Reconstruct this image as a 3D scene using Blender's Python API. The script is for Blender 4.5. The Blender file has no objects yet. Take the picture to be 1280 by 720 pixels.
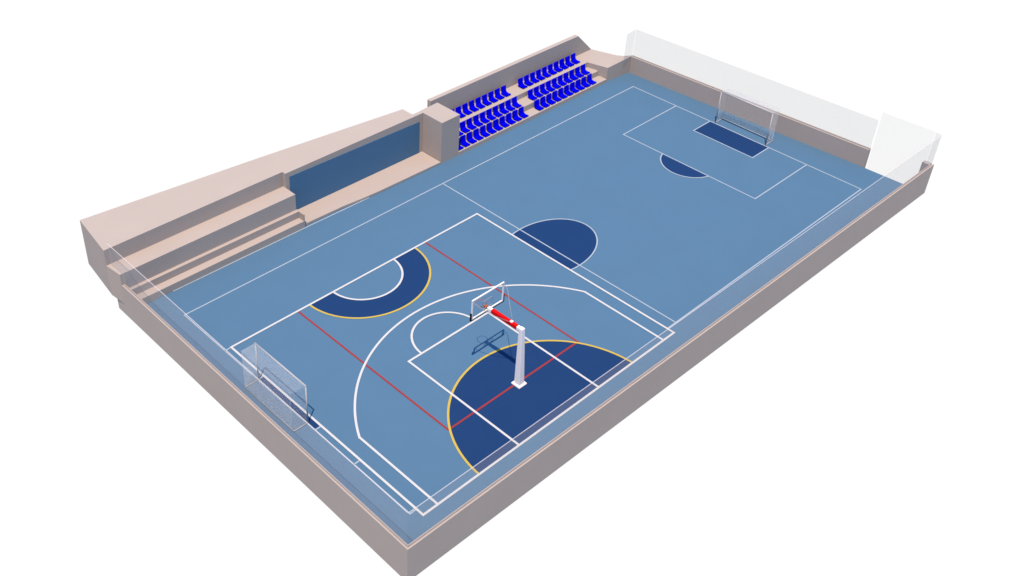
import bpy, bmesh, math
from mathutils import Vector

scene = bpy.context.scene
COL = scene.collection

# ------------------------------------------------------------------ materials
def mat(name, rgb, rough=0.75, spec=0.12, var=0.05, scale=1.2, bump=0.0, fine=18.0):
    """diffuse paint / concrete with slight procedural unevenness (object space)"""
    m = bpy.data.materials.new(name); m.use_nodes = True
    nt = m.node_tree; N = nt.nodes; L = nt.links
    b = N['Principled BSDF']
    b.inputs['Roughness'].default_value = rough
    b.inputs['Specular IOR Level'].default_value = spec
    tc = N.new('ShaderNodeTexCoord')
    n1 = N.new('ShaderNodeTexNoise'); n1.inputs['Scale'].default_value = scale
    n1.inputs['Detail'].default_value = 5.0; n1.inputs['Roughness'].default_value = 0.6
    n2 = N.new('ShaderNodeTexNoise'); n2.inputs['Scale'].default_value = fine
    n2.inputs['Detail'].default_value = 3.0
    L.new(tc.outputs['Object'], n1.inputs['Vector']); L.new(tc.outputs['Object'], n2.inputs['Vector'])
    add = N.new('ShaderNodeMath'); add.operation = 'MULTIPLY_ADD'
    L.new(n2.outputs['Fac'], add.inputs[0]); add.inputs[1].default_value = 0.35
    L.new(n1.outputs['Fac'], add.inputs[2])
    mr = N.new('ShaderNodeMapRange')
    mr.inputs['From Min'].default_value = 0.35; mr.inputs['From Max'].default_value = 1.0
    mr.inputs['To Min'].default_value = 1.0 - var; mr.inputs['To Max'].default_value = 1.0 + var
    L.new(add.outputs[0], mr.inputs['Value'])
    mix = N.new('ShaderNodeVectorMath'); mix.operation = 'SCALE'
    mix.inputs[0].default_value = rgb
    L.new(mr.outputs['Result'], mix.inputs['Scale'])
    L.new(mix.outputs['Vector'], b.inputs['Base Color'])
    if bump:
        bp = N.new('ShaderNodeBump'); bp.inputs['Strength'].default_value = bump
        bp.inputs['Distance'].default_value = 0.01
        L.new(n2.outputs['Fac'], bp.inputs['Height']); L.new(bp.outputs['Normal'], b.inputs['Normal'])
    return m

def glass(name, fac, rgb, tint=(1, 1, 1)):
    """thin clear screen: mostly see-through with a faint milky film"""
    m = bpy.data.materials.new(name); m.use_nodes = True
    nt = m.node_tree; N = nt.nodes; L = nt.links
    N.remove(N['Principled BSDF'])
    t = N.new('ShaderNodeBsdfTransparent'); t.inputs['Color'].default_value = (*tint, 1)
    d = N.new('ShaderNodeBsdfDiffuse'); d.inputs['Color'].default_value = (*rgb, 1)
    tc = N.new('ShaderNodeTexCoord')
    n = N.new('ShaderNodeTexNoise'); n.inputs['Scale'].default_value = 0.7
    L.new(tc.outputs['Object'], n.inputs['Vector'])
    mr = N.new('ShaderNodeMapRange'); mr.inputs['To Min'].default_value = fac * 0.94
    mr.inputs['To Max'].default_value = fac * 1.06
    L.new(n.outputs['Fac'], mr.inputs['Value'])
    x = N.new('ShaderNodeMixShader'); L.new(mr.outputs['Result'], x.inputs['Fac'])
    L.new(t.outputs[0], x.inputs[1]); L.new(d.outputs[0], x.inputs[2])
    L.new(x.outputs[0], N['Material Output'].inputs['Surface'])
    return m

M = {
    'concrete': mat('pale_pink_concrete', (0.291, 0.249, 0.235), 0.85, 0.05, 0.03, 0.5, 0.10, 30),
    'court': mat('light_blue_court_coating', (0.0528, 0.1110, 0.1908), 0.7, 0.05, 0.03, 0.6, 0.05, 40),
    'navy': mat('navy_court_paint', (0.0074, 0.0276, 0.0930), 0.7, 0.05, 0.04, 0.8, 0.0, 40),
    'white': mat('white_line_paint', (0.375, 0.378, 0.40), 0.7, 0.05, 0.03),
    'thin': mat('thin_white_line_paint', (0.225, 0.27, 0.335), 0.7, 0.05, 0.03),
    'yellow': mat('yellow_line_paint', (0.3420, 0.2554, 0.0502), 0.7, 0.05, 0.04),
    'red_line': mat('red_line_paint', (0.190, 0.0245, 0.026), 0.7, 0.05, 0.04),
    'panel': mat('blue_wall_panel_paint', (0.0545, 0.120, 0.216), 0.7, 0.05, 0.03, 0.4),
    'seat': mat('blue_seat_plastic', (0.0000, 0.0000, 0.4218), 0.5, 0.02, 0.03),
    'red': mat('red_arm_paint', (0.4560, 0.0023, 0.0023), 0.5, 0.05, 0.03),
    'orange': mat('orange_rim_bracket', (0.3648, 0.0730, 0.0137), 0.5, 0.05, 0.03),
    'rim': mat('rim_red_paint', (0.2736, 0.0684, 0.0730), 0.5, 0.05, 0.03),
    'metal': mat('white_painted_steel', (0.62, 0.59, 0.62), 0.45, 0.15, 0.03),
    'goal_steel': mat('white_goal_steel', (0.33, 0.325, 0.345), 0.6, 0.05, 0.03),
    'grey_rod': mat('pale_grey_steel', (0.2052, 0.2052, 0.2166), 0.45, 0.15, 0.03),
    'black': mat('black_rubber', (0.0046, 0.0046, 0.0068), 0.6, 0.1, 0.1),
    'net': mat('pale_net_cord', (0.5040, 0.5040, 0.5280), 0.8, 0.0, 0.03),
    'glass': glass('clear_screen_glass', 0.098, (0.42, 0.40, 0.42)),
    'far_glass': glass('milky_screen_glass', 0.125, (0.3120, 0.3000, 0.3000)),
    'edge_glass': glass('pale_screen_edge', 0.36, (0.6000, 0.5520, 0.5760)),
    'gate_glass': glass('clear_gate_glass', 0.068, (0.2640, 0.2640, 0.2640)),
    'board': glass('clear_backboard_glass', 0.02, (0.3000, 0.3000, 0.3120)),
}

# ------------------------------------------------------------------ helpers
def tag(o, label=None, cat=None, group=None, kind=None):
    if label: o['label'] = label
    if cat: o['category'] = cat
    if group: o['group'] = group
    if kind: o['kind'] = kind
    return o

def empty(name, loc, label=None, cat=None, group=None, kind=None):
    o = bpy.data.objects.new(name, None); o.empty_display_size = 0.3
    COL.objects.link(o); o.location = loc
    return tag(o, label, cat, group, kind)

def obj(name, bm, m, parent=None, smooth=False, bevel=0.0):
    me = bpy.data.meshes.new(name)
    bmesh.ops.recalc_face_normals(bm, faces=bm.faces[:])
    bm.to_mesh(me); bm.free()
    me.materials.append(M[m] if isinstance(m, str) else m)
    if smooth:
        for p in me.polygons: p.use_smooth = True
    o = bpy.data.objects.new(name, me); COL.objects.link(o)
    if parent:
        o.parent = parent
        # geometry is written in world coordinates: shift it into the parent's frame
        me.transform(__import__('mathutils').Matrix.Translation(-parent.location))
    if bevel:
        b = o.modifiers.new('edge', 'BEVEL'); b.width = bevel; b.segments = 2; b.limit_method = 'ANGLE'
    return o

def prism(bm, xy, z0, z1):
    """vertical prism over a plan polygon; z0/z1 may be lists per vertex"""
    n = len(xy)
    a = z0 if isinstance(z0, (list, tuple)) else [z0] * n
    b = z1 if isinstance(z1, (list, tuple)) else [z1] * n
    lo = [bm.verts.new((x, y, a[i])) for i, (x, y) in enumerate(xy)]
    hi = [bm.verts.new((x, y, b[i])) for i, (x, y) in enumerate(xy)]
    bm.faces.new(lo[::-1]); bm.faces.new(hi)
    for i in range(n):
        j = (i + 1) % n
        bm.faces.new((lo[i], lo[j], hi[j], hi[i]))
    return bm

def box(bm, p, q):
    return prism(bm, [(p[0], p[1]), (q[0], p[1]), (q[0], q[1]), (p[0], q[1])], p[2], q[2])

def upright(bm, prof, thick):
    """a slab from a closed profile of 3-D points in one vertical plane, thickened by the vector thick"""
    t = Vector(thick)
    A = [bm.verts.new(Vector(p)) for p in prof]; B = [bm.verts.new(Vector(p) + t) for p in prof]
    bm.faces.new(A); bm.faces.new(B[::-1]); n = len(A)
    for i in range(n):
        bm.faces.new((A[i], A[(i + 1) % n], B[(i + 1) % n], B[i]))
    return bm

def tube(bm, pts, r, seg=10, closed=False, r2=None):
    pts = [Vector(p) for p in pts]; rings = []; n = len(pts)
    for i, p in enumerate(pts):
        if closed: d = pts[(i + 1) % n] - pts[i - 1]
        else: d = pts[min(i + 1, n - 1)] - pts[max(i - 1, 0)]
        d.normalize()
        up = Vector((0, 0, 1)) if abs(d.z) < 0.95 else Vector((1, 0, 0))
        s = d.cross(up).normalized(); u = s.cross(d)
        rr = r if r2 is None else r + (r2 - r) * i / (n - 1)
        rings.append([bm.verts.new(p + rr * (math.cos(2 * math.pi * k / seg) * s + math.sin(2 * math.pi * k / seg) * u)) for k in range(seg)])
    for i in range(n if closed else n - 1):
        A, B = rings[i], rings[(i + 1) % n]
        for k in range(seg):
            bm.faces.new((A[k], A[(k + 1) % seg], B[(k + 1) % seg], B[k]))
    if not closed:
        bm.faces.new(rings[0][::-1]); bm.faces.new(rings[-1])
    return bm

def bar(bm, a, b, w, h=None):
    """straight square bar from a to b"""
    a, b = Vector(a), Vector(b); h = h or w
    d = (b - a).normalized(); up = Vector((0, 0, 1)) if abs(d.z) < 0.9 else Vector((0, 1, 0))
    s = d.cross(up).normalized(); u = s.cross(d)
    V = [[bm.verts.new(p + s * sx * w / 2 + u * sy * h / 2) for sx, sy in ((-1, -1), (1, -1), (1, 1), (-1, 1))] for p in (a, b)]
    bm.faces.new(V[0][::-1]); bm.faces.new(V[1])
    for k in range(4):
        bm.faces.new((V[0][k], V[0][(k + 1) % 4], V[1][(k + 1) % 4], V[1][k]))
    return bm

def strip(bm, pts, w, z, closed=False):
    """mitred painted line of width w along plan points"""
    P = [Vector((p[0], p[1])) for p in pts]; n = len(P); Lv = []; Rv = []
    for i in range(n):
        a = P[i - 1] if (i > 0 or closed) else None
        b = P[(i + 1) % n] if (i < n - 1 or closed) else None
        d1 = (P[i] - a).normalized() if a is not None else None
        d2 = (b - P[i]).normalized() if b is not None else None
        if d1 is None: d1 = d2
        if d2 is None: d2 = d1
        n1 = Vector((-d1.y, d1.x)); n2 = Vector((-d2.y, d2.x))
        m = (n1 + n2); m.normalize()
        k = w / 2 / max(0.3, m.dot(n1))
        Lv.append(bm.verts.new((P[i].x + m.x * k, P[i].y + m.y * k, z)))
        Rv.append(bm.verts.new((P[i].x - m.x * k, P[i].y - m.y * k, z)))
    for i in range(n if closed else n - 1):
        j = (i + 1) % n
        bm.faces.new((Rv[i], Rv[j], Lv[j], Lv[i]))
    return bm

def sheet(bm, pts, z):
    bm.faces.new([bm.verts.new((x, y, z)) for x, y in pts]); return bm

def arc(cx, cy, a, b, t0, t1, n=72):
    return [(cx + a * math.cos(math.radians(t0 + (t1 - t0) * i / n)), cy + b * math.sin(math.radians(t0 + (t1 - t0) * i / n))) for i in range(n + 1)]

NB = bmesh.new

# ------------------------------------------------------------------ court floor and its markings
court = prism(NB(), [(-1.93, -1.30), (33.70, -1.50), (33.62, 1.36), (32.80, 16.62), (30.0, 17.3), (-1.80, 17.60)], -0.66, 0.0)
court = tag(obj('court_floor', court, 'court'), kind='structure')

D = 12.11                       # depth of the small basketball half
FX0, FX1, FY0, FY1 = -0.322, 31.564, 0.363, 15.261
HX = (FX0 + FX1) / 2; PA, PB, PD = 3.534, 12.104, 4.905
CY = (PA + PB) / 2

# navy fields
bm = NB()
sheet(bm, [(15.0, 7.83 - 1.93)] + [p for p in arc(HX, 7.83, 2.76, 1.93, -90, 90) if p[0] > 15.0] + [(15.0, 7.83 + 1.93)], 0.004)
r_ = 1.55; c_ = 25.51 + r_; h_ = math.degrees(math.acos((c_ - (FX1 - PD)) / r_))
sheet(bm, arc(c_, 7.89, r_, r_, 180 - h_, 180 + h_), 0.004)
sheet(bm, [(29.98, 5.88), (FX1, 5.88), (FX1, 9.74), (29.98, 9.74)], 0.004)
sheet(bm, [(FX0, 5.92), (0, 5.92), (0, 9.74), (FX0, 9.74)], 0.004)
# lower yellow-edged half disc and the upper ring
hc, hr = -0.19, 4.62; ang = math.degrees(math.asin(0.19 / hr))
sheet(bm, arc(7.5, hc, hr, hr, ang, 180 - ang), 0.004)
outer = arc(7.5, D, 3.225, 2.95, 180, 360); inner = arc(7.5, D, 1.85, 1.74, 180, 360)
vo = [bm.verts.new((x, y, 0.004)) for x, y in outer]; vi = [bm.verts.new((x, y, 0.004)) for x, y in inner]
for i in range(len(vo) - 1): bm.faces.new((vo[i], vo[i + 1], vi[i + 1], vi[i]))
obj('navy_fields', bm, 'navy', court)

# thin white football markings
bm = NB(); w = 0.066; z = 0.008
strip(bm, [(0.0, D + 0.0), (FX0, D + 0.0)], w, z)
strip(bm, [(FX0, PA), (0, PA)], w, z)
strip(bm, [(FX0, 5.92), (0, 5.92)], w, z); strip(bm, [(FX0, 9.74), (0, 9.74)], w, z)
strip(bm, [(14.98, FY0), (FX1, FY0), (FX1, FY1), (FX0, FY1), (FX0, FY0), (0, FY0)], w, z)
obj('pitch_outline', bm, 'thin', court)
bm = NB(); z = 0.011
strip(bm, [(HX, FY0), (HX, FY1)], w, z)
strip(bm, [(FX1, PB), (FX1 - PD, PB), (FX1 - PD, PA), (FX1, PA)], w, z)
strip(bm, [(FX1, 9.74), (29.98, 9.74), (29.98, 5.88), (FX1, 5.88)], w, z)
obj('pitch_boxes', bm, 'thin', court)
bm = NB(); z = 0.014
strip(bm, [(15.0, 7.83 - 1.925)] + [p for p in arc(HX, 7.83, 2.76, 1.93, -102, 102) if p[0] > 15.0] + [(15.0, 7.83 + 1.925)], w, z)
strip(bm, arc(c_, 7.89, r_, r_, 180 - h_, 180 + h_), w, z)
obj('pitch_arcs', bm, 'thin', court)
bm = NB()
strip(bm, [(0.2, 17.035), (8.0, 16.925), (11.9, 16.84)], 0.06, 0.008)
obj('stand_edge_line', bm, 'thin', court)

# red, white and yellow markings of the half court
bm = NB()
strip(bm, [(3.61, D), (3.61, 2.42), (11.40, 2.42), (11.40, D)], 0.085, 0.012)
obj('red_lines', bm, 'red_line', court)
bm = NB(); w = 0.098
strip(bm, [(0, 0), (15, 0), (15, D), (0, D)], w, 0.020, True)
obj('half_court_outline', bm, 'white', court)
bm = NB()
strip(bm, [(5.1, 0), (5.1, 6.37), (9.9, 6.37), (9.9, 0)], w, 0.017)
strip(bm, [(0.736, 0), (0.736, 4.40)] + [p for p in arc(7.5, 0.92, 7.63, 7.63, 152.6, 27.4, 90)] + [(14.264, 4.40), (14.264, 0)], w, 0.014)
obj('key_and_three_point_lines', bm, 'white', court)
bm = NB()
strip(bm, arc(7.47, 6.37, 1.63, 1.62, 0, 180), w, 0.0215)
strip(bm, inner, w, 0.0175)
obj('white_arcs', bm, 'white', court)
bm = NB()
strip(bm, arc(7.5, hc, hr, hr, ang, 180 - ang), 0.095, 0.016)
strip(bm, outer, 0.095, 0.016)
obj('yellow_arcs', bm, 'yellow', court)

# ------------------------------------------------------------------ low perimeter walls (two leaves with a groove for the glass)
def low_wall(name, label, out0, out1, inn0, inn1, z0=-0.70, z1=1.10, groove=0.045):
    """plan quad out0->out1 (outer edge) and inn0->inn1 (inner edge)"""
    o0, o1, i0, i1 = (Vector(p) for p in (out0, out1, inn0, inn1))
    root = empty(name, (o0.x, o0.y, 0), label, 'wall', 'low walls round the court')
    lf = 0.34
    a0, a1 = o0.lerp(i0, lf), o1.lerp(i1, lf); b0, b1 = o0.lerp(i0, 1 - lf), o1.lerp(i1, 1 - lf)
    obj('outer_leaf', prism(NB(), [o0[:], o1[:], a1[:], a0[:]], z0, z1), 'concrete', root, bevel=0.006)
    obj('inner_leaf', prism(NB(), [b0[:], b1[:], i1[:], i0[:]], z0, z1 - 0.004), 'concrete', root, bevel=0.006)
    obj('groove_bed', prism(NB(), [a0[:], a1[:], b1[:], b0[:]], z0, z1 - groove), 'concrete', root)
    return root

w_right = low_wall('low_wall', 'long low concrete wall along the open side behind the basketball hoop, bare outer face towards the viewer',
                   (-2.03, -1.375), (34.85, -1.645), (-1.87, -1.215), (34.85, -1.485))
w_near = low_wall('low_wall', 'low concrete end wall behind the nearest small goal, running from the bottom corner to the terrace',
                  (-2.03, -1.375), (-1.895, 18.44), (-1.87, -1.215), (-1.735, 18.44))
w_far = low_wall('low_wall', 'low concrete end wall behind the farthest goal, stopping short at the gateway',
                 (33.86, 1.36), (33.02, 16.62), (33.63, 1.35), (32.80, 16.58))
obj('end_stub', box(NB(), (34.62, -1.483, -0.70), (34.86, -1.10, 1.10)), 'concrete', w_right, bevel=0.006)

# ------------------------------------------------------------------ glass screens
def screen(name, label, prof, thick, top, m='glass', extra=()):
    p = Vector(prof[0])
    root = empty(name, (p.x, p.y, p.z), label, 'glass screen', 'glass screens on the walls')
    obj('pane', upright(NB(), prof, thick), m, root)
    bm = NB()
    for a, b in top:
        bar(bm, a, b, 0.022, 0.026)
    if top: obj('top_edge', bm, 'edge_glass', root)
    return root
GB, GT = 1.058, 2.86
yr = lambda x: -1.30 - 0.0073 * (x + 1.95)
xn = lambda y: -1.955 + 0.0068 * (y + 1.3)
screen('glass_screen', 'long clear glass screen standing on the low wall behind the basketball hoop',
       [(-1.95, yr(-1.95), GB), (34.74, yr(34.74), GB), (34.74, yr(34.74), GT), (-1.95, yr(-1.95), GT)], (0, 0.012, 0),
       [((-1.95, yr(-1.95), GT + .015), (34.74, yr(34.74), GT + .015))])
screen('glass_screen', 'clear glass screen standing on the end wall behind the nearest small goal',
       [(xn(-1.27), -1.27, GB), (xn(17.60), 17.60, GB), (xn(17.60), 17.60, 1.70), (xn(18.3), 18.58, 1.70), (xn(18.3), 18.58, GT), (xn(-1.27), -1.27, GT)], (0.012, 0, 0),
       [((xn(-1.27), -1.27, GT + .015), (xn(18.3), 18.58, GT + .015))])
screen('glass_screen', 'milky glass screen standing on the end wall behind the farthest goal',
       [(33.73, 1.36, GB), (32.93, 16.57, GB), (32.93, 16.57, GT), (33.73, 1.36, GT)], (0.03, 0.0017, 0),
       [], 'far_glass')
screen('glass_screen', 'short glass return at the far corner beside the grandstand platform',
       [(31.98, 16.50, 1.02), (32.90, 16.58, 1.06), (32.90, 16.58, GT), (31.98, 16.50, GT)], (0, 0.012, 0), [], 'far_glass')
screen('glass_screen', 'narrow glass pane on the stub at the far end of the long open-side wall',
       [(34.80, -1.24, 1.104), (34.80, -1.53, 1.104), (34.80, -1.53, GT), (34.80, -1.24, GT)], (0.012, 0, 0), [], 'far_glass')
g = empty('glass_gate', (34.69, 1.63, -0.85), 'tall clear glass gate panel set back in the far right corner gateway', 'gate')
obj('pane', upright(NB(), [(34.69, 1.63, -0.95), (34.84, -1.18, -0.95), (34.84, -1.18, GT), (34.69, 1.63, GT)], (0.02, 0, 0)), 'gate_glass', g)

# ------------------------------------------------------------------ left terrace
f4 = lambda x: 17.05 - .0100 * x
f3 = lambda x: 17.47 - .0130 * x
f2 = lambda x: 17.66 - .0120 * x
f1 = lambda x: 18.635 - .0136 * x
w2 = lambda x: 18.41 - .0136 * x
XE, ZR = 7.77, 2.53
def quad(x0, x1, ya, yb): return [(x0, ya(x0)), (x1, ya(x1)), (x1, yb(x1)), (x0, yb(x0))]
ter = empty('terrace_building', (-1.9, 17.0, 0), 'long pale concrete terrace with flat roof, steps and a blue panel along the left side', 'terrace')
obj('low_step', prism(NB(), quad(-1.735, XE, f4, f3), 0.004, 0.39), 'concrete', ter, bevel=0.008)
obj('narrow_step', prism(NB(), quad(-1.735, XE, f3, f2), 0.004, 0.776), 'concrete', ter, bevel=0.008)
obj('wide_ledge', prism(NB(), [(-1.904, f2(-1.9)), (XE, f2(XE)), (XE, f1(XE)), (-2.012, f1(-2.01))], -0.004, 1.685), 'concrete', ter)
obj('step_end_wall', prism(NB(), quad(XE + .002, XE + .06, f4, f2), 0.004, 0.776), 'concrete', ter)
obj('roof_block', prism(NB(), [(-2.01, f1(-2.01)), (XE, f1(XE)), (XE, 20.34), (-1.65, 21.46)], 0.0, ZR), 'concrete', ter)
obj('roof_block', prism(NB(), [(XE, w2(XE)), (16.88, w2(16.88)), (16.88, 18.42), (16.33, 18.43), (16.33, 19.20), (XE, 20.34)], 0.0, ZR), 'concrete', ter)
obj('bench_ledge', prism(NB(), [(XE + .062, 17.06), (10.3, 16.985), (11.5, 16.865), (12.6, 16.80), (16.86, 16.705), (16.86, w2(16.86) - .002), (XE + .062, w2(XE) - .002)], 0.004, 0.135), 'concrete', ter, bevel=0.008)
yp = lambda x: w2(x) - 0.004
obj('wall_panel', upright(NB(), [(8.00, yp(8.0), .14), (16.62, yp(16.62), .14), (16.62, yp(16.62), 2.09), (8.00, yp(8.0), 2.27)], (0, -0.02, 0)), 'panel', ter)

pil = empty('concrete_pillar', (17.5, 17.5, 0), 'square concrete pillar block between the blue panel and the seats', 'pillar')
obj('shaft', prism(NB(), [(16.885, 16.72), (18.22, 16.74), (18.22, 18.48), (16.885, 18.44)], 0.0, ZR), 'concrete', pil)

# ------------------------------------------------------------------ grandstand
gs = empty('grandstand', (24.5, 17.5, 0), 'three tiered concrete grandstand with a tall back wall carrying the blue seats', 'grandstand')
XA, XB = 18.224, 30.75
obj('tier', box(NB(), (XA, 16.675, -0.05), (XB, 17.30, 0.23)), 'concrete', gs, bevel=0.006)
obj('tier', box(NB(), (XA, 17.302, -0.05), (XB - .1, 18.08, 0.575)), 'concrete', gs, bevel=0.006)
obj('tier', box(NB(), (XA, 18.082, -0.05), (30.52, 19.08, 0.90)), 'concrete', gs, bevel=0.006)
obj('platform', prism(NB(), [(30.522, 18.08), (30.83, 16.75), (33.0, 16.585), (32.62, 17.1), (32.50, 17.45), (32.06, 19.08), (30.522, 19.08)], -0.7,
                      [0.90, 0.93, 1.10, 1.00, 0.95, 0.90, 0.90]), 'concrete', gs)
obj('back_wall', upright(NB(), [(18.3, 19.082, -.05), (32.06, 19.082, -.05), (32.06, 19.082, .90), (30.64, 19.082, 2.25), (18.3, 19.082, 2.33)], (0, 0.27, 0)), 'concrete', gs, bevel=0.008)

# ------------------------------------------------------------------ blue seats
SW = 0.395
def seat_shape(prof, w):
    bm = NB(); n = len(prof)
    A = [bm.verts.new((-w / 2, y, z)) for y, z in prof]; B = [bm.verts.new((w / 2, y, z)) for y, z in prof]
    bm.faces.new(A); bm.faces.new(B[::-1])
    for i in range(n): bm.faces.new((A[i], A[(i + 1) % n], B[(i + 1) % n], B[i]))
    return bm
proto = empty('stadium_seat', (0, 0, 0))
# seat pan with its curve, backrest leaning back, two short feet
obj('seat_pan', seat_shape([(0.0, .055), (0.02, .105), (.16, .085), (.28, .085), (.355, .12), (.385, .165), (.432, .145), (.40, .072), (.32, .03), (.16, .03)], SW), 'seat', proto, bevel=0.012)
obj('backrest', seat_shape([(.387, .168), (.425, .33), (.445, .49), (.475, .50), (.49, .485), (.475, .33), (.434, .148)], SW - .004), 'seat', proto, bevel=0.015)
for fx in (-SW / 2 + .05, SW / 2 - .09):
    obj('foot', box(NB(), (fx, .10, 0), (fx + .04, .34, .031)), 'seat', proto)
ORD = ['first', 'second', 'third', 'fourth', 'fifth', 'sixth', 'seventh', 'eighth', 'ninth', 'tenth', 'eleventh']
ROWS = [('front', 0.23, 16.735, 23.86, 29.88, 11), ('middle', 0.575, 17.40, 23.97, 30.02, 10), ('back', 0.90, 18.33, 24.02, 30.15, 9)]
PITCH = 0.5225
used = False
for row, zt, yt, xl, xr, nl in ROWS:
    for side in ('left', 'right'):
        for k in range(nl if side == 'left' else 10):
            if side == 'left': x = xl - SW / 2 - k * PITCH; idx = k
            else: x = xr - SW / 2 - k * PITCH; idx = 9 - k
            if x - SW / 2 < XA + 0.005: continue
            if not used: o = proto; used = True
            else:
                o = proto.copy(); COL.objects.link(o)
                for c in proto.children:
                    d = c.copy(); COL.objects.link(d); d.parent = o
            o.location = (x, yt, zt)
            tag(o, 'bright blue plastic seat, %s from the aisle in the %s row of the %s block' % (ORD[idx], row, side), 'seat', 'blue grandstand seats')

# ------------------------------------------------------------------ small goals
def goal(name, label, x, ya, yb, s):
    """posts at x; the net box goes back in direction s"""
    H = 2.05; dp = 0.70 * s; r = 0.027
    root = empty(name, (x, (ya + yb) / 2, 0), label, 'goal', 'two small football goals')
    for y in (ya, yb):
        obj('post', tube(NB(), [(x, y, 0.022), (x, y, H)], r, 12), 'goal_steel', root, True)
    obj('crossbar', tube(NB(), [(x, ya - r, H), (x, yb + r, H)], r * 1.05, 12), 'goal_steel', root, True)
    b = NB(); r2 = 0.018
    tube(b, [(x, ya, .045), (x + dp, ya, .045)], r2, 8); tube(b, [(x, yb, .045), (x + dp, yb, .045)], r2, 8)
    tube(b, [(x + dp, ya - r2, .045), (x + dp, yb + r2, .045)], r2 * 1.02, 8)
    obj('base_frame', b, 'goal_steel', root, True)
    b = NB(); t = 0.0034; t2 = 0.0020; n = 60; m = 14; h = 38
    for i in range(n + 1):
        y = ya + (yb - ya) * i / n
        bar(b, (x, y, H), (x + dp, y, H - .01), t); bar(b, (x + dp, y, H - .01), (x + dp, y, .05), t2)
    for j in range(1, m + 1):
        xx = x + dp * j / m
        bar(b, (xx, ya, H - .004), (xx, yb, H - .004), t)
        for y in (ya, yb): bar(b, (xx, y, .05), (xx, y, H), t2)
    for j in range(1, h):
        zz = H * j / h
        bar(b, (x + dp + .003 * s, ya, zz), (x + dp + .003 * s, yb, zz), t2)
        for y in (ya, yb): bar(b, (x, y + .003, zz), (x + dp, y + .003, zz), t2)
    obj('net', b, 'net', root)
    return root
goal('football_goal', 'small white netted goal behind the blue half court, nearest to the viewer', -0.30, 6.39, 9.69, -1)
goal('football_goal', 'small white netted goal in front of the far end wall, beside a navy box', 31.61, 6.12, 9.41, 1)

# ------------------------------------------------------------------ basketball hoop
PX, PY = 7.60, 2.34
hoop = empty('basketball_hoop', (PX, PY, 0), 'basketball hoop with tapered white pole, red arm and clear backboard', 'basketball hoop')
b = NB(); prism(b, [(PX - .23, PY - .23), (PX + .23, PY - .23), (PX + .23, PY + .23), (PX - .23, PY + .23)], 0.0, .07)
obj('base_plate', b, 'metal', hoop, bevel=0.01)
b = NB()
def ring(x, y, h, z): return [b.verts.new((x + sx * h, y + sy * h, z)) for sx, sy in ((-1, -1), (1, -1), (1, 1), (-1, 1))]
TX, TY = 7.555, 2.42
R0 = ring(PX, PY, .150, .07); R1 = ring(PX + (TX - PX) * .93, PY + (TY - PY) * .93, .094, 2.78); R2 = ring(TX, TY, .092, 3.02)
b.faces.new(R0[::-1]); b.faces.new(R2)
for A, B in ((R0, R1), (R1, R2)):
    for k in range(4): b.faces.new((A[k], A[(k + 1) % 4], B[(k + 1) % 4], B[k]))
obj('pole', b, 'metal', hoop, bevel=0.012)
AX = 7.545; ZA = 2.93
obj('arm_root', bar(NB(), (TX, TY + .085, ZA), (AX, TY + .23, ZA), .15), 'metal', hoop, bevel=0.01)
arm = obj('arm', bar(NB(), (AX, TY + .232, ZA), (AX - .03, 4.02, ZA + .015), .165, .17), 'red', hoop, bevel=0.012)
c = obj('arm_clamp', bar(NB(), (AX - .01, 2.90, ZA + .11), (AX - .01, 3.02, ZA + .11), .12, .05), 'metal', hoop, bevel=0.01)
obj('arm_head', bar(NB(), (AX - .03, 4.022, ZA + .015), (AX - .04, 4.235, ZA + .02), .15, .15), 'metal', hoop, bevel=0.01)
BX0, BX1, BY, BZ0, BZ1 = 6.60, 8.39, 4.28, 2.82, 3.79
bb = empty('backboard', (0, 0, 0)); bb.parent = hoop; bb.location = (0, 0, 0)
bb.matrix_parent_inverse = __import__('mathutils').Matrix.Translation(-hoop.location)
def sub(name, bm, m, **k):
    o = obj(name, bm, m, None, **k); o.parent = bb
    return o
sub('board_pane', box(NB(), (BX0 + .03, BY - .008, BZ0 + .03), (BX1 - .03, BY + .008, BZ1 - .03)), 'board')
b = NB(); fw = .055
bar(b, (BX0 - fw / 2, BY, BZ1), (BX1 + fw / 2, BY, BZ1), .055, fw); bar(b, (BX0 - fw / 2, BY, BZ0 + .02), (BX1 + fw / 2, BY, BZ0 + .02), .05, fw)
bar(b, (BX0, BY, BZ0 + .045), (BX0, BY, BZ1 - fw / 2), fw, .05); bar(b, (BX1, BY, BZ0 + .045), (BX1, BY, BZ1 - fw / 2), fw, .05)
sub('board_frame', b, 'metal')
b = NB(); pz = BZ0 - .035
bar(b, (BX0 - .06, BY, pz), (BX1 + .06, BY, pz), .06, .05)
bar(b, (BX0 - .055, BY, pz - .02), (BX0 - .055, BY, BZ0 + .33), .05, .07); bar(b, (BX1 + .055, BY, pz - .02), (BX1 + .055, BY, BZ0 + .33), .05, .07)
sub('edge_padding', b, 'black')
b = NB(); cx = (BX0 + BX1) / 2; y2 = BY + .014; tw = .022
bar(b, (cx - .27, y2, BZ0 + .17), (cx + .27, y2, BZ0 + .17), tw, .008); bar(b, (cx - .27, y2, BZ0 + .58), (cx + .27, y2, BZ0 + .58), tw, .008)
for sx in (-.27, .27): bar(b, (cx + sx, y2, BZ0 + .18), (cx + sx, y2, BZ0 + .57), tw, .008)
sub('aiming_square', b, 'grey_rod')
b = NB(); box(b, (cx - .075, BY + .02, 2.90), (cx + .075, BY + .13, 3.03))
obj('rim_bracket', b, 'orange', hoop, bevel=0.008)
RR = .225; ry = BY + .13 + RR
obj('rim', tube(NB(), [(cx + RR * math.cos(2 * math.pi * i / 36), ry + RR * math.sin(2 * math.pi * i / 36), 2.97) for i in range(36)], .011, 8, True), 'rim', hoop, True)
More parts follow.
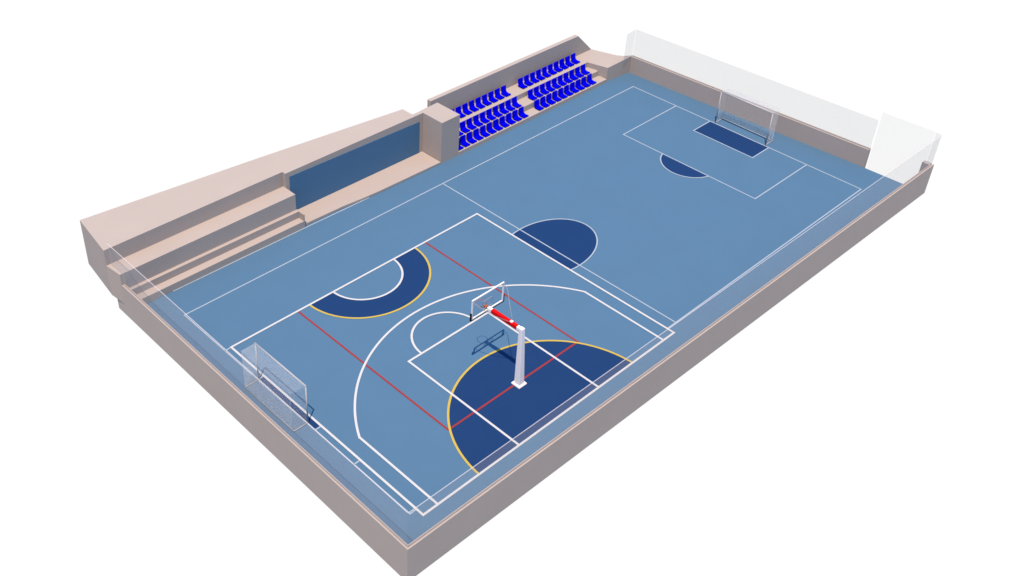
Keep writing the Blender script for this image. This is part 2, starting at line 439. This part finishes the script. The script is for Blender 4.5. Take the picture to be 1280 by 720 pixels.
for xs in (BX0 + .02, BX1 - .02):
    s = 1 if xs > cx else -1
    pts = [(AX + s * .06, 2.98, ZA + .08), (cx + s * .48, 3.50, 3.30), (cx + s * .82, 3.96, 3.62), (cx + s * .87, 4.12, 3.70), (xs, BY - .03, 3.74)]
    obj('stay_rod', tube(NB(), pts, .012, 8), 'grey_rod', hoop, True)

# ------------------------------------------------------------------ daylight: sky, added dark band, white backdrop and one sun
EXPO = 1.3; ENV = 0.42; SUN = 3.03
SKY = (0.30, 0.66, 1.10); BACKDROP = (0.98, 0.98, 0.98); DARK_BAND = (0.04, 0.035, 0.05)
world = bpy.data.worlds.new('World'); scene.world = world; world.use_nodes = True
# clear sky above, dark horizon band added to dim outer walls, white backdrop below
N = world.node_tree.nodes; L = world.node_tree.links
bg = N['Background']; bg.inputs['Strength'].default_value = ENV
tc = N.new('ShaderNodeTexCoord'); sx = N.new('ShaderNodeSeparateXYZ'); L.new(tc.outputs['Generated'], sx.inputs[0])
mr = N.new('ShaderNodeMapRange'); mr.inputs['From Min'].default_value = -1; mr.inputs['From Max'].default_value = 1
L.new(sx.outputs['Z'], mr.inputs['Value'])
cr = N.new('ShaderNodeValToRGB'); L.new(mr.outputs['Result'], cr.inputs['Fac']); E_ = cr.color_ramp.elements
E_[0].position = 0.350; E_[0].color = (*BACKDROP, 1)
E_[1].position = 0.415; E_[1].color = (*DARK_BAND, 1)
for p_, c_2 in ((0.49, DARK_BAND), (0.53, SKY)):
    e_ = E_.new(p_); e_.color = (*c_2, 1)
L.new(cr.outputs['Color'], bg.inputs['Color'])
sun = bpy.data.lights.new('sun', 'SUN'); sun.energy = SUN; sun.angle = math.radians(0.5); sun.color = (1.0, 0.785, 0.59)
so = bpy.data.objects.new('sun', sun); COL.objects.link(so)
so.rotation_euler = Vector((.315, .218, -1)).to_track_quat('-Z', 'Y').to_euler(); so.location = (-8, -6, 40)

# ------------------------------------------------------------------ camera
Cp = Vector((-18.12359796, -18.67286134, 31.68168587)); yaw, pit, rol, F, cx_, cy_ = 0.8386351265, 0.6280132568, 0.0027405313, 1364.16158, -144.27249, -72.393246
d = Vector((math.cos(pit) * math.cos(yaw), math.cos(pit) * math.sin(yaw), -math.sin(pit)))
r0 = d.cross(Vector((0, 0, 1))).normalized(); u0 = r0.cross(d)
r = math.cos(rol) * r0 + math.sin(rol) * u0; u = -math.sin(rol) * r0 + math.cos(rol) * u0
cam = bpy.data.cameras.new('camera'); co = bpy.data.objects.new('camera', cam); COL.objects.link(co)
from mathutils import Matrix
co.matrix_world = Matrix(((r.x, u.x, -d.x, Cp.x), (r.y, u.y, -d.y, Cp.y), (r.z, u.z, -d.z, Cp.z), (0, 0, 0, 1)))
cam.sensor_width = 36; cam.lens = F / 1280 * 36
cam.shift_x = -cx_ / 1280; cam.shift_y = cy_ / 1280
cam.clip_end = 500
scene.camera = co

scene.view_settings.view_transform = 'Standard'; scene.view_settings.look = 'None'
scene.view_settings.exposure = EXPO; scene.view_settings.gamma = 1; scene.view_settings.use_curve_mapping = False
scene.cycles.max_bounces = 8; scene.cycles.transparent_max_bounces = 24
